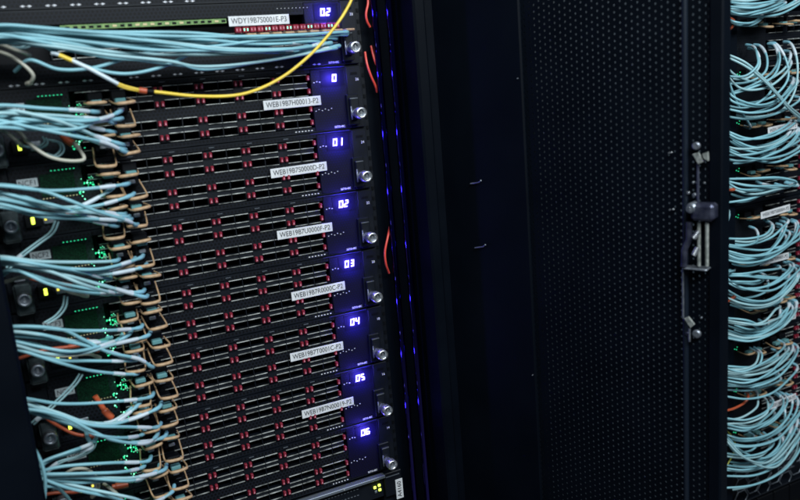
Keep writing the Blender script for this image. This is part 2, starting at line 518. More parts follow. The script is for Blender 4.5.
def make_line_switch(zc, low):
    r = empty('network_switch', (0, 0, zc)); base_chassis(r)
    b = MB()
    b.span(-.2185, .1660, .0, .010, .0260, HH - .0017, 'perf')
    b.span(-.2185, .1660, .0, .010, -HH + .0017, -.0150, 'perf')
    b.span(-.2185, .1660, .020, .024, -.0149, .0259, 'void')
    b.build('faceplate', r)
    for i in range(14):
        xa = -.150 + i * .0258
        if xa + .0258 > .22: break
        b = MB()
        for zz in (.0060, -.0042, -.0128):
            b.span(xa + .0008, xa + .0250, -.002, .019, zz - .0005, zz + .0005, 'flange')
        b.span(xa - .0006, xa + .0006, -.001, .0199, -.0140, .0075, 'black')
        b.build('port_cage', r)
    b = MB(); b.span(.1662, .2189, -.0006, .010, -HH + .0017, HH - .0017, 'perfblue', .0008); b.build('bezel', r)
    b = MB(); b.span(.1800, .2150, -.0010, -.0007, .0165, .0385, 'lcd'); b.build('display_window', r)
    b = MB()
    for i in range(9): b.box((.1300 + i * .0052, -.0010, .0345), (.0011, .0008, .0007), 'print')
    b.build('indicator_row', r)
    arrows(r, -.195, .19 if low else .03, -.0395)
    text('S6710-48C', .0040, 'print', 'printed_mark', r, (.2025, -.0012, -.0385), width=.0155, bold=.00008)
    return r

top = make_line_switch(ZC(0), True)
b = MB()
b.span(-.1365, .0600, -.004, .0, .0190, .0245, 'pcbstrip')
x = -.131
while x < .056:
    b.span(x, x + .0048, -.0046, -.0041, .0204, .0229, 'void' if random.random() < .55 else 'gold'); x += .0088
b.build('board_edge_strip', top)
for i in range(15):
    b = MB(); xx = .0735 + i * .0097
    b.box((xx, -.004, .0096), (.0084, .006, .0072), 'redp', .0008)
    for q in (-.0022, .0022):
        b.box((xx + q, -.0073, .0096), (.0014, .0008, .0030), 'greenhot' if i % 3 == 1 else 'pink')
    b.build('red_latch', top)
b = MB()
for i in range(9):
    b.box((.084 + i * .0170, -.016, .0020), (.0130, .022, .0030), 'tan', .001)
b.build('pull_tab', top)
finish_switch(top, '02', 'WDY19B7S0001E-P3', .1030, .0206, None, '28')
tag(top, 'black network switch under the thick blue cable bundle, label WDY19B7S0001E-P3', 'network switch', GRP)
over = make_line_switch(ZC(-1), False)
tag(over, 'uppermost black network switch, cut off by the top edge of the photo', 'network switch', GRP)
arrows_o = None

# ---- the shallow device under the stack
dv = empty('network_device', (0, 0, ZC(8) + .0205))
b = MB(); b.span(-.2190, .2190, .0, .5, -.020, .0195, 'black', .001)
b.span(-.2190, .2190, -.0105, -.0001, .0150, .0200, 'silver', .0008)
for x in (-.05, .085, .15, .2):
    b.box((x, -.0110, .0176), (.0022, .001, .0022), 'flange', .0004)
for i in range(26):
    for z in (.006, -.004):
        b.box((.045 + i * .0052, -.0006, z), (.0030, .001, .0009), 'silver')
b.build('chassis', dv)
b = MB(); b.span(.2191, .2480, -.006, .003, -.020, .0190, 'black', .001); b.span(.2210, .2440, -.0068, -.0061, .0125, .0138, 'silver'); b.build('mounting_ear', dv)
b = MB()
for x, z in ((.2035, .000), (.2110, .0015), (.2115, -.0062), (.2045, -.0075)):
    b.box((x, -.0015, z), (.0042, .002, .0042), 'lime' if (x, z) != (.2045, -.0075) else 'silver', .0006)
b.build('status_light', dv)
b = MB(); b.span(.2360, .2480, -.0075, -.0062, -.028, .0045, 'white', .0002); o = b.build('name_label', dv)
text('A4160', .0095, 'ink', 'lettering', o, (.2420, -.0078, -.0118), width=.026, rot=(math.pi / 2, -math.pi / 2, 0))
tag(dv, 'low black device with lime lights and a vertical white label under the switches', 'network device')

# ------------------------------------------------------------------ racks
FLOOR = -1.30; TOPZ = .80
def rack_frame(name, x0, x1):
    r = empty(name, ((x0 + x1) / 2, 0, FLOOR)); ox = (x0 + x1) / 2
    def P(b, n): return b.build(n, r, (-ox, 0, -FLOOR))
    for xa, xb in ((x0 + .002, x0 + .004), (x1 - .004, x1 - .002)):
        b = MB(); b.span(xa, xb, .004, 1.0, FLOOR + .02, TOPZ, 'rackblack'); P(b, 'side_panel')
    b = MB(); b.span(x0, x1, -.05, 1.0, TOPZ + .001, TOPZ + .05, 'rackblack', .003); P(b, 'top_panel')
    b = MB(); b.span(x0, x1, -.05, 1.0, FLOOR, FLOOR + .019, 'rackblack', .003); P(b, 'base')
    b = MB(); b.span(x0 + .0041, x1 - .0041, .996, .999, FLOOR + .02, TOPZ, 'rackblack'); P(b, 'back_panel')
    cx = (x0 + x1) / 2
    for s in (-1, 1):
        b = MB(); xa, xb = sorted((cx + s * .2205, cx + s * .2500))
        b.span(xa, xb, .0045, .03, FLOOR + .02, TOPZ, 'black', .001)
        for i in range(70):
            z = -.62 + i * .0145
            b.box((cx + s * .2465, .0040, z), (.0036, .0012, .0050), 'void')
        P(b, 'mounting_rail')
    return r, P

lr, P = rack_frame('server_rack', -.30, .30)
tag(lr, 'black server rack holding the stack of switches, its meshed door swung open', 'server rack')
# right front column with two rods added to catch the displays' reflections, and the filler beside the rail
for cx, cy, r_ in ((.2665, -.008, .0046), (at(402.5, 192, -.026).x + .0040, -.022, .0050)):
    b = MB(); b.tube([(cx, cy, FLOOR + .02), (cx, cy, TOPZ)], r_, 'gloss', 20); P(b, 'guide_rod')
b = MB(); b.span(.2505, .2959, .012, .045, FLOOR + .02, TOPZ, 'rackblack', .002); P(b, 'column_web')
b = MB(); b.span(.2965, .3150, -.065, .003, FLOOR + .02, TOPZ, 'rackblack', .003)
P(b, 'front_post')
e0 = at(4, 250, -.105); e1 = at(41, 500, -.105); xe = (e0.x + e1.x) / 2
b = MB(); b.span(xe - .055, xe, -.125, -.095, FLOOR + .02, TOPZ, 'rackblack', .003); P(b, 'front_post')
b = MB(); b.span(xe - .055, xe - .052, -.0945, .004, FLOOR + .02, TOPZ, 'rackblack'); P(b, 'post_return')

# ---- the open perforated door
HX, HY = .335, -.045
D = Vector((.407, -.9134, 0)).normalized()
NRM = Vector((D.y, -D.x, 0))                      # the face turned to the camera
if (CAM - Vector((HX, HY, 0))).dot(NRM) < 0: NRM = -NRM
def on_door(u, v, off=0.0):
    """door coordinates (distance from the hinge, height) of photo pixel u, v"""
    o = Vector((HX, HY, 0)) + NRM * off; d = ray(u, v)
    t = (o - CAM).dot(NRM) / d.dot(NRM); p = CAM + d * t
    return (p - o).dot(D), p.z
W = on_door(722, 250)[0]
S0 = on_door(530, 250)[0]; S1 = on_door(708, 250)[0]
DT = Matrix(((D.x, -NRM.x, 0), (D.y, -NRM.y, 0), (0, 0, 1)))   # door local: x along, y away from the viewer, z up
door = None
b = MB()
zlo, zhi = -1.15, .72
b.span(0, S0, -.0, .028, zlo, zhi, 'rackblack', .002)
b.span(S1, W, -.0, .028, zlo, zhi, 'rackblack', .002)
b.span(S0 + .0001, S1 - .0001, .001, .027, zlo, zlo + .05, 'rackblack'); b.span(S0 + .0001, S1 - .0001, .001, .027, zhi - .05, zhi, 'rackblack')
door = b.build('door', lr)
door.location = (HX, HY, -FLOOR)
door.rotation_euler = (0, 0, math.atan2(D.y, D.x))
chk = Matrix.Rotation(math.atan2(D.y, D.x), 3, 'Z') @ Vector((0, 1, 0))
FLIP = 1 if chk.dot(NRM) < 0 else -1
if FLIP < 0:
    for v in door.data.vertices: v.co.y *= -1
    door.data.flip_normals()
def DB(b, n):
    if FLIP < 0:
        b.v = [(x, -y, z) for x, y, z in b.v]; b.f = [f[::-1] for f in b.f]
    return b.build(n, door)
# perforated sheet: real holes with real thickness
b = MB(); s_ = .0082; R = s_ / math.sqrt(3); hr = .00132; cs = 1.5 * R
zv0, zv1 = -.80, .20
ncol = int((S1 - S0) / cs)
vs = []; fs = []
th = .0012
for c in range(ncol):
    cx = S0 + cs * (c + .6); z = zv0 + (s_ / 2 if c % 2 else 0)
    while z < zv1:
        o = len(vs)
        for i in range(6):
            a = math.pi / 3 * i
            vs.append((cx + R * math.cos(a), .004, z + R * math.sin(a)))
        for i in range(6):
            a = math.pi / 3 * i
            vs.append((cx + hr * math.cos(a), .004, z + hr * 1.15 * math.sin(a)))
        for i in range(6):
            a = math.pi / 3 * i
            vs.append((cx + hr * math.cos(a), .004 + th, z + hr * 1.15 * math.sin(a)))
        for i in range(6):
            j = (i + 1) % 6
            fs.append((o + i, o + j, o + 6 + j, o + 6 + i)); fs.append((o + 6 + i, o + 6 + j, o + 12 + j, o + 12 + i))
        z += s_
b.raw(vs, fs, 'rackblack')
b.span(S0, S1, .004, .0045, zv1 + .004, zhi - .05, 'rackblack'); b.span(S0, S1, .004, .0045, zlo + .05, zv0 - .006, 'rackblack')
DB(b, 'perforated_panel')
# stiffening rib beside the lock
sr = on_door(685, 250)[0]
b = MB(); b.tube([(sr, .0015, zlo + .051), (sr, .0015, zhi - .051)], .0036, 'rib', 12); DB(b, 'stiffening_rib')
# lock gear
def pd(u, v, off=0.0): s, z = on_door(u, v, off); return s, z
s0, z0 = pd(684, 204, .02); s1, z1 = pd(713, 222, .02)
b = MB(); b.span(s0 + .007, s1, -.020, -.0002, z1, z0, 'lockblue', .003); lock = DB(b, 'lock_body')
sk, zk = pd(690, 209, .022)
b = MB(); b.tube([(sk, -.001, zk), (sk, -.019, zk), (sk, -.0195, zk), (sk, -.0225, zk)], [.0062, .0062, .0050, .0044], 'steel', 18)
b.box((sk, -.0230, zk), (.0018, .001, .0055), 'chrome', .0003); DB(b, 'lock_cylinder')
b = MB()
sa, za = pd(689, 222, .012); sb, zb = pd(686, 266, .012)
b.tube([(sa, -.012, za), (sa, -.012, za - .02), (sb - .001, -.014, za - .032), (sb - .002, -.014, zb)], .0040, 'lockblue', 12)
DB(b, 'lock_rod')
for uu in (699, 707):
    sa, za = pd(uu, 222, .01); sb, zb = pd(uu, 266, .01)
    b = MB(); b.tube([(sa, -.010, za), (sa, -.010, zb)], .0021, 'clear', 10); DB(b, 'lock_rod')
sa, za = pd(684, 266, .008); sb, zb = pd(709, 270, .008)
b = MB(); b.span(sa, sb, -.016, -.0002, zb, za, 'steel', .001); DB(b, 'lock_clip')
for (ua, va, ub, vb) in ((698, 232, 694, 238), (697, 248, 694, 255)):
    sa, za = pd(ua, va, .02); sb, zb = pd(ub, vb, .02)
    b = MB(); b.tube([(sa, -.018, za), (sb, -.022, zb)], .003, 'chrome', 10); DB(b, 'lock_screw')
# upper rod guide and thin rods
sa, za = pd(698.5, 163, .004); sb, zb = pd(698.5, 203, .004)
b = MB(); b.tube([(sa, -.006, za), (sa, -.006, zb)], .0016, 'lockblue', 8); DB(b, 'lock_rod')
sa, za = pd(683.5, 268, .004); sb, zb = pd(684, 318, .004)
b = MB(); b.tube([(sa, -.006, za), (sa, -.006, zb)], .0014, 'steel', 8); DB(b, 'lock_rod')
sa, za = pd(690, 328, .004); sb, zb = pd(690, 341, .004)
b = MB(); b.tube([(sa, -.006, za), (sa, -.006, zb)], .0014, 'steel', 8); DB(b, 'lock_rod')
def clip(pts, off, m, name, t=.004):
    q = [pd(u, v, off) for u, v in pts]; b = MB(); n = len(q)
    vs = [(s, -off, z) for s, z in q] + [(s, -off + t, z) for s, z in q]
    fs = [tuple(range(n)), tuple(range(n, 2 * n))[::-1]] + [(i, n + i, n + (i + 1) % n, (i + 1) % n) for i in range(n)]
    b.raw(vs, fs, m); o = DB(b, name)
    bm = bmesh.new(); bm.from_mesh(o.data); bmesh.ops.recalc_face_normals(bm, faces=bm.faces); bm.to_mesh(o.data); bm.free()
clip([(692.5, 154), (698, 152.5), (703, 162), (698, 164)], .010, 'clear', 'rod_guide')
clip([(702, 154), (707.5, 152), (708, 161), (704, 159)], .010, 'clear', 'rod_guide')
clip([(684, 318.5), (688, 317), (694, 325), (690.5, 328)], .010, 'clear', 'rod_guide')
for (u, v, r_, m) in ((696, 146, .0045, 'steel'), (696.5, 334, .0050, 'steel'), (687, 334, .0025, 'lockblue'), (697, 182.5, .0018, 'chrome'), (693, 182.5, .0014, 'chrome'), (704, 183, .0010, 'chrome'),
                      (688, 193, .0018, 'chrome'), (694, 195, .0022, 'steel'), (671, 152.6, .0012, 'chrome'), (668.5, 153, .0009, 'chrome'), (673, 209.5, .0013, 'chrome'), (669.5, 210, .0009, 'chrome'),
                      (517, 78.5, .0008, 'steel'), (532, 375.5, .0008, 'steel'), (701, 318, .0012, 'steel')):
    s, z = pd(u, v, .003)
    b = MB(); b.tube([(s, -.0001, z), (s, -.0022 - r_ * .5, z), (s, -.0026 - r_ * .5, z)], [r_, r_, r_ * .7], m, 12); DB(b, 'screw')
for (u, v) in ((470, 183.8), (474.5, 248)):
    s0, z0 = pd(u, v, .004); s1, z1 = pd(u + 8.5, v - 1.2, .004); s2, z2 = pd(u + 10.5, v - 3.2, .006)
    b = MB(); b.tube([(s0, -.003, z0), (s1, -.003, z1), (s2, -.005, z2)], .0011, 'steel', 8); DB(b, 'stay_clip')

# ---- filler between the hinge and the next rack, the closed middle rack, and the right rack
mr, P2 = rack_frame('server_rack', .318, .90)
tag(mr, 'closed black server rack standing behind the open meshed door', 'server rack')
b = MB(); b.span(.3965, .404, -.048, -.020, FLOOR + .03, TOPZ - .01, 'rackblack', .002); b.span(.860, .893, -.048, -.020, FLOOR + .03, TOPZ - .01, 'rackblack', .002)
b.span(.4041, .8599, -.047, -.021, FLOOR + .03, TOPZ - .01, 'doorgrey', .002); P2(b, 'door')
b = MB(); b.span(.318, .396, -.046, .003, FLOOR + .02, TOPZ, 'rackblack', .003); P2(b, 'front_post')
rr_, P3 = rack_frame('server_rack', .905, 1.50)
tag(rr_, 'black server rack at the right edge, full of looping blue cables', 'server rack')
b = MB(); b.span(.906, .930, -.050, .003, FLOOR + .02, TOPZ, 'rackblack', .003); P3(b, 'front_post')
b = MB(); b.span(1.470, 1.498, -.050, .003, FLOOR + .02, TOPZ, 'rackblack', .003); P3(b, 'front_post')

# switches of the right rack
RP = .0873
def ZR(n): return -.5516 - .0015 + RP * (6 - n)
GR = 'stacked switches of the right rack'
ordw = ['first', 'second', 'third', 'fourth', 'fifth', 'sixth', 'seventh', 'eighth', 'ninth', 'tenth', 'eleventh', 'twelfth', 'thirteenth', 'fourteenth', 'fifteenth', 'sixteenth', 'seventeenth', 'eighteenth', 'nineteenth', 'twentieth']
for o in list(plain.children):
    if o.name.startswith('ear_bracket') and o.data.vertices[0].co.x < 0:
        for c in list(o.children): bpy.data.objects.remove(c)
        bpy.data.objects.remove(o)
transceivers(plain, (-.198, -.172, -.120, -.094), False)
b = MB(); b.span(-.2185, -.1390, .0, .012, -HH + .0018, HH - .0018, 'perf'); b.build('vent_grille', plain)
rr9 = random.Random(5)
b = MB()
for i in range(7): b.box((-.2085 + rr9.uniform(-.006, .006), -.0018, .026 + rr9.uniform(-.005, .005)), (.0015, .001, .0015), 'green')
b.build('status_light', plain)
rsw = {}
for n in range(0, 10):
    r = plain if n == 0 else copy_tree(plain)
    r.location = (1.2, 0, ZR(n)); rsw[n] = r
    tag(r, 'black switch behind blue cable loops, %s from the top in the right rack' % ordw[n], 'network switch', GR)
for n, x, z, tl in ((2, -.135, .0095, 3), (4, -.150, .0300, 3), (5, -.150, .0260, 0), (6, -.125, -.012, 0), (8, -.118, -.010, 2)):
    b = MB(); b.span(-.040, .040, -.0012, -.0002, -.0065, .0065, 'white', .0003)
    o = b.build('name_label', rsw[n], (x, -.036, z)); o.rotation_euler = (0, math.radians(-tl), 0)
    text('WEB19B7S0000%d-P2' % n, .0090, 'ink', 'lettering', o, (0, -.0013, 0), width=.072)

# server with the honeycomb bezel at the foot of the right rack
zs = ZR(9) - RP * .5 - .046
sv = empty('rack_server', (1.2, 0, zs))
b = MB(); b.span(-.2190, .2190, .004, .7, -.0425, .0425, 'black', .001); b.span(-.2200, .2200, -.012, .0039, .0385, .0425, 'black', .001); b.span(-.2200, .2200, -.012, .0039, -.0425, -.0385, 'black', .001); b.build('chassis', sv)
b = MB()
for i in range(13):
    for j in range(3):
        cx = -.20 + i * .033; cz = -.028 + j * .028 + (.014 if i % 2 else 0)
        if cz > .035: continue
        hexa = [(cx + .019 * math.cos(math.pi / 3 * q), -.010, cz + .0158 * math.sin(math.pi / 3 * q)) for q in range(6)]
        b.tube(hexa, .0011, 'silver', 6, closed=True)
b.build('honeycomb_bezel', sv)
b = MB(); b.span(-.112, -.040, -.016, -.011, -.009, .013, 'black', .002); o = b.build('badge', sv)
text('DELL', .017, 'silver', 'lettering', o, (-.076, -.0166, .002), width=.05, bold=.0003)
tag(sv, 'black server with honeycomb front bezel under the right rack switches', 'server')
sv2 = empty('rack_server', (1.2, 0, zs - .088))
b = MB(); b.span(-.2190, .2190, .0, .7, -.0425, .0425, 'black', .001); b.build('chassis', sv2)
for i in range(8):
    b = MB(); b.span(-.198 + i * .05, -.151 + i * .05, -.008, -.0001, -.038, .038, 'void', .0015); b.box((-.174 + i * .05, -.0086, -.010), (.002, .001, .003), 'lime'); b.build('drive_carrier', sv2)
tag(sv2, 'lowest black server at the lower right corner, with lime drive lights', 'server')

for o in list(COL.objects):
    if o.name.startswith('pull_tab') and o.parent and o.parent.name.startswith('transceiver'):
        o.rotation_euler = (math.radians(tabrng.uniform(-11, 9)), math.radians(tabrng.uniform(-5, 5)), math.radians(tabrng.uniform(-9, 9)))
        o.location.z += tabrng.uniform(-.0015, .0015)
# ------------------------------------------------------------------ cables
def cable(name, path, r, m, label, group, cat='cable', boot=None, sleeve=None, bootm='boot'):
    b = MB(); b.tube(path, r, m, 8)
    o = b.build(name)
    tag(o, label, cat, group)
    if sleeve:
        q = sub(path, *sleeve)
        if len(q) > 2:
            b = MB(); b.tube(q, [r * 1.18] + [r * 1.32] * (len(q) - 2) + [r * 1.18], 'sleeve', 8); b.build('label_sleeve', o)
    if boot:
        q = sub(path, *boot)
        if len(q) > 2:
            b = MB(); b.tube(q, [r * 1.12] + [r * 1.35] * (len(q) - 2) + [r * 1.2], bootm, 8); b.build('connector_boot', o)
    return o

RC = .0020
def left_path(pts, yb, ym, ye, rng, tail=True):
    n = len(pts); P3d = []
    u0, v0 = pts[0]
    p0 = at(u0, v0, yb); p0 = Vector((max(p0.x - .016, -.288), p0.y + .024, p0.z - .010)); P3d.append(p0)
    for i, (u, v) in enumerate(pts):
        t = i / (n - 1)
        y = (yb * (1 - t / .5) + ym * (t / .5)) if t < .5 else (ym * (1 - (t - .5) / .5) + ye * ((t - .5) / .5))
        P3d.append(at(u, v, y))
    if tail:
        e = P3d[-1]; d = (e - P3d[-2]).normalized()
        P3d.append(e + d * .006 + Vector((.002, .015, 0)))
    return smooth(P3d, 9)

LB = {
 0: [[(-5,26),(50,30),(120,33),(200,36),(290,35),(346,32)], [(-5,28),(60,33),(140,39),(220,42),(300,38),(346,34)], [(-5,31),(60,38),(140,47),(200,48),(270,40),(322,38)],
     [(-5,36),(60,44),(120,53),(180,55),(260,53),(310,46)], [(0,25),(40,45),(80,63),(120,74),(160,68),(195,52),(250,36),(300,36)],
     [(-5,35),(40,42),(90,53),(140,60),(200,66),(250,63),(300,54),(338,46)], [(30,60),(60,69),(90,69),(130,57),(180,48),(240,44),(320,41)],
     [(-5,40),(50,46),(110,56),(170,61),(200,66),(260,62),(335,48)], [(-5,30),(80,34),(160,41),(230,50),(300,47),(330,43)], [(-5,29),(100,36),(200,38),(260,45),(310,42)],
     [(-5,33),(70,40),(150,50),(220,51),(270,52),(300,52)], [(-5,27),(100,32),(190,34),(260,38),(335,38)], [(-5,38),(40,40),(90,45),(160,45),(230,46),(290,49)], [(-5,32),(60,35),(130,43),(210,44),(280,43),(315,36)]],
 1: [[(-8,106),(45,108),(75,110),(95,112)], [(-8,111),(40,117),(80,121),(105,118),(119,112)], [(-8,117),(30,121),(70,120),(117,119.5)], [(-8,109),(40,118),(80,131),(120,144)],
     [(-8,120),(30,126),(70,134),(105,144),(125,152)], [(-8,123),(20,125),(60,128),(95,141),(122,149)], [(-8,128),(30,128),(75,128),(100,122),(118,119)], [(-8,114),(30,114),(60,116),(90,119),(108,120)], [(-8,126),(25,121),(60,122),(92,127),(112,132)]],
 2: [[(-8,186),(50,191),(125,184.5)], [(-8,185),(40,191),(70,200),(100,212),(125,219),(136,225)], [(-8,193),(30,203),(60,207),(80,205),(110,190)], [(-8,199),(50,208),(95,205),(130,196)],
     [(-8,204),(40,215),(80,219),(128,220)], [(-8,207),(50,216),(90,222),(115,226)], [(-8,192),(30,201),(55,205),(85,214),(112,222)], [(-8,197),(25,199),(60,210),(95,214),(126,217)]],
 3: [[(-4,257),(40,262),(115,261)], [(-4,260),(50,268),(100,269),(140,258)], [(0,262),(60,271),(110,273),(143,267)], [(0,264),(60,275),(100,285),(144,297)],
     [(10,270),(60,283),(110,292),(141,292)], [(15,270),(50,284),(80,292),(120,294)], [(0,262),(50,271),(80,283),(105,292),(118,293)], [(-2,259),(40,265),(80,272),(108,279)]],
 4: [[(6,328),(40,328),(80,331),(139,328)], [(6,336),(50,340),(80,345),(110,352),(135,360)], [(6,327),(60,329),(85,340),(110,351),(140,359),(152,367)], [(6,340),(35,345),(70,353),(100,347),(128,335)],
     [(8,344),(50,354),(85,352),(110,345),(147,336)], [(8,347),(60,361),(90,360),(135,360)], [(8,348),(60,363),(90,371),(136,374)], [(8,332),(40,336),(75,342),(108,341)]],
 5: [[(18,398),(60,404),(100,402),(150,397)], [(18,401),(60,414),(85,423),(110,425),(138,405)], [(20,404),(60,418),(90,425),(120,424),(158,408)], [(20,406),(55,412),(90,426),(130,428),(158,427)],
     [(20,410),(60,420),(90,432),(115,440),(145,442),(164,437)], [(25,411),(70,425),(100,434),(125,437),(143,434)], [(20,403),(60,415),(100,424),(125,421),(143,413)]],
 6: [[(32,474),(60,466),(110,464),(148,461)], [(32,475),(80,473),(120,472),(143,467)], [(34,476),(80,477),(130,478),(164,470)], [(34,478),(75,482),(110,482),(140,480)],
     [(34,477),(70,488),(110,497),(140,506)], [(36,478),(90,489),(130,499),(150,502),(172,492)], [(36,488),(55,487),(70,498),(75,512)], [(34,472),(45,462),(70,452),(90,446),(95,440)]],
}
where = {0: 'under label WDY19B7S0001E-P3', 1: 'reading 0', 2: 'reading 01', 3: 'reading 02', 4: 'reading 03', 5: 'reading 04', 6: 'reading 05'}
rng = random.Random(11)
for k, L in LB.items():
    for p in rng.sample(L, 2):
        dv = rng.uniform(-3, 3)
        L = L + [[(u, v + dv * (1 - i / len(p)) + rng.uniform(-2, 2)) for i, (u, v) in enumerate(p[:-1])] + [(p[-1][0] - rng.uniform(3, 9), p[-1][1] + rng.uniform(-4, 4))]]
    order = sorted(range(len(L)), key=lambda i: (L[i][-1][1], L[i][-1][0]))
    for i, pts in enumerate(L):
        yb = -.055 - .028 * rng.random(); ym = -.050 - .038 * rng.random(); ye = -.030 - .006 * rng.random()
        pts = [pts[0]] + [(u + rng.uniform(-3, 3), v + rng.uniform(-1.3, 1.3)) for u, v in pts[1:-1]] + [pts[-1]]
        path = left_path(pts, yb, ym, ye, rng)
        if k == 0:
            lab = 'light blue fibre cable in the thick top bundle, %s highest plug of that bundle' % ordw[order.index(i)]
        else:
            lab = 'light blue fibre cable, %s highest plug on the switch displaying %s' % (ordw[order.index(i)], DW[k - 1])
        cable('fibre_cable', path, RC, 'aqua' if rng.random() < .7 else 'aqua2', lab, 'blue cables of the switch ' + where[k],
              boot=(0, .030), sleeve=(.032, .032 + rng.uniform(.018, .034)) if k else (.03, .05))

def px(pts, ys):
    n = len(pts)
    if not isinstance(ys, (list, tuple)): ys = [ys] * n
    return [at(u, v, y) for (u, v), y in zip(pts, ys)]

# the yellow cable with its splitter
yp = px([(154,91.8),(200,96.3),(243,94),(280,78.5),(310,55),(330,33),(345,12),(353,-6),(352,-40)], [-.100,-.1,-.1,-.093,-.095,-.095,-.093,-.09,-.07])
o = cable('duplex_cable', smooth(yp, 12), .0019, 'yellow', 'yellow cable drooping in front of the two upper switches', None)
def piece(parent, pts, ys, r, m, name):
    b = MB(); b.tube(smooth(px(pts, ys), 8), r, m, 10); return b.build(name, parent)
piece(o, [(146,91.2),(150,91.5),(154,91.8)], -.100, .0027, 'void', 'strain_relief')
piece(o, [(139,90.2),(143,90.8),(146.5,91.3)], -.100, .0034, 'orange', 'splitter')
piece(o, [(116,82.5),(125,86),(139,89.6)], -.100, .0013, 'yellow', 'fibre_leg')
piece(o, [(117,85),(127,88.6),(139,91)], -.099, .0013, 'yellow', 'fibre_leg')
piece(o, [(72,60.5),(90,69),(105,77),(118,84)], [-.100,-.101,-.101,-.100], .0022, 'sleeve', 'label_sleeve')
piece(o, [(59,55),(66,58),(74,61.5)], [-.098,-.099,-.100], .0023, 'yellow', 'connector_boot')
piece(o, [(52,53.5),(56,54),(60,55.3)], [-.092,-.096,-.098], .0019, 'sleeve', 'connector_tip')

# grey management cables, thin aqua pairs, orange patch cables on the left
beige = [([(-30,50),(0,52),(20,62),(33,75),(31,82),(27,84)], 'beige management cable curling above the switch displaying zero'),
         ([(-30,40),(0,44),(16,50),(30,55)], 'short beige cable under the thick top bundle'),
         ([(-30,118),(14,128),(30,144),(50,157),(72,161),(84,159),(80,150),(74,143)], 'beige management cable looping under the bundle of the switch displaying zero'),
         ([(-30,120),(5,132),(18,142),(21,146)], 'short beige cable beside the lime light of the switch displaying zero'),
         ([(-30,290),(5,282),(25,277),(45,280),(70,292),(88,296)], 'beige management cable under the bundle of the switch displaying zero two'),
         ([(62,476),(75,469),(88,470),(97,478),(98,490),(92,497)], 'beige management cable arching low at the switch displaying zero five'),
         ([(104,484),(110,488),(118,495),(124,504)], 'short beige cable at the foot of the left bundle'),
         ([(-20,340),(20,350),(60,356),(88,354),(100,358)], 'beige management cable behind the bundle of the switch displaying zero three')]
for pts, lab in beige:
    n = len(pts)
    cable('management_cable', smooth(px(pts, [-.03 - .02 * math.sin(math.pi * i / (n - 1)) for i in range(n)]), 9), .0021, 'beige', lab, 'beige management cables', boot=(0, .012), bootm='beige')
thin = [([(57,221),(52,232),(38,243),(22,255),(8,268)], 'thin pale aqua fibre pair drooping from the switch displaying zero one'),
        ([(66,296),(64,307),(57,316),(46,323)], 'thin pale aqua fibre pair drooping from the switch displaying zero two'),
        ([(95,440),(92,448),(80,456),(60,462),(44,474)], 'thin pale aqua fibre pair drooping from the switch displaying zero four'),
        ([(44,137),(46,142),(40,147),(28,147),(18,144)], 'thin pale aqua fibre pair beside the lime light of the switch displaying zero'),
        ([(50,140),(60,143),(62,150),(56,156),(48,154)], 'thin pale aqua fibre pair curling at the switch displaying zero'),
        ([(81,374),(76,382),(66,393),(50,408),(32,424)], 'thin pale aqua fibre pair drooping from the switch displaying zero three'),
        ([(10,47),(22,48),(30,44),(31,41)], 'thin pale aqua fibre pair left of the yellow boot')]
for pts, lab in thin:
    ctr = smooth(px(pts, -.030), 9)
    b = MB(); b.tube([p + Vector((-.0016, 0, .0008)) for p in ctr], .0012, 'aqua2', 7); b.tube([p + Vector((.0016, -.001, -.0008)) for p in ctr], .0012, 'aqua2', 7)
    o = b.build('fibre_pair'); tag(o, lab, 'cable', 'thin fibre pairs on the left')
    q = sub(ctr, .004, .022)
    if len(q) > 2 and len(pts) == 5 and pts[0][1] > 200:
        b = MB(); b.tube(q, .0030, 'sleeve', 8); b.build('label_sleeve', o)
og = [([(0,362),(20,358),(45,350),(68,347),(80,345)], 'orange patch cable crossing behind the bundle of the switch displaying zero three'),
      ([(10,404),(35,411),(55,424),(75,434),(97,437)], 'orange patch cable sagging under the bundle of the switch displaying zero four'),
      ([(95,396),(101,405),(105,411),(112,418)], 'short orange connector above the bundle of the switch displaying zero four'),
      ([(58,131),(64,136),(67,140),(73,144)], 'dark orange connector behind the bundle of the switch displaying zero'),
      ([(66,214),(72,212),(78,210.5),(83,210)], 'small orange connector behind the bundle of the switch displaying zero one'),
      ([(30,278),(45,282),(60,284),(72,286)], 'orange patch cable behind the bundle of the switch displaying zero two'),
      ([(36,496),(55,493),(72,492),(84,490)], 'red orange patch cable at the foot of the left bundle'),
      ([(86,340),(90,343),(95,346),(99,351)], 'small orange connector behind the bundle of the switch displaying zero three'),
      ([(112,487),(118,486),(124,485),(128,484)], 'small dark red connector beside the lowest left plugs')]
for pts, lab in og:
    ys = [-.022] * len(pts)
    shortc = abs(pts[0][0] - pts[-1][0]) < 25
    o = cable('patch_cable', smooth(px(pts, ys), 9), .0034 if shortc else .0022, 'orange', lab, 'orange patch cables on the left', boot=(0, .016), bootm='orange')
rd = [([(365,-20),(368,2),(366,14),(367,21),(370,27)], [.0,-.004,-.006,-.006,-.004], 'red cable hanging beside the uppermost blue display of the rack'),
      ([(371,46),(374,58),(378,70),(380,82),(377,92)], [.002,-.004,-.006,-.005,.0], 'red cable loop, right strand, beside the second thumbscrew'),
      ([(365,52),(367,64),(371,76),(375,85),(377,92)], [.002,-.004,-.006,-.005,.0], 'red cable loop, left strand, beside the second thumbscrew'),
      ([(390,226),(388,236),(385,252),(386,264),(389,273)], [.004,-.006,-.010,-.008,.0], 'bright red cable curving beside the fourth thumbscrew from below')]
for pts, ys, lab in rd:
    cable('red_cable', smooth(px(pts, ys), 9), .0017, 'red', lab, 'red cables beside the right thumbscrews')
vp = px([(34,448),(41,462),(45,478),(45,492),(43,512)], [-.092, -.094, -.094, -.092, -.088])
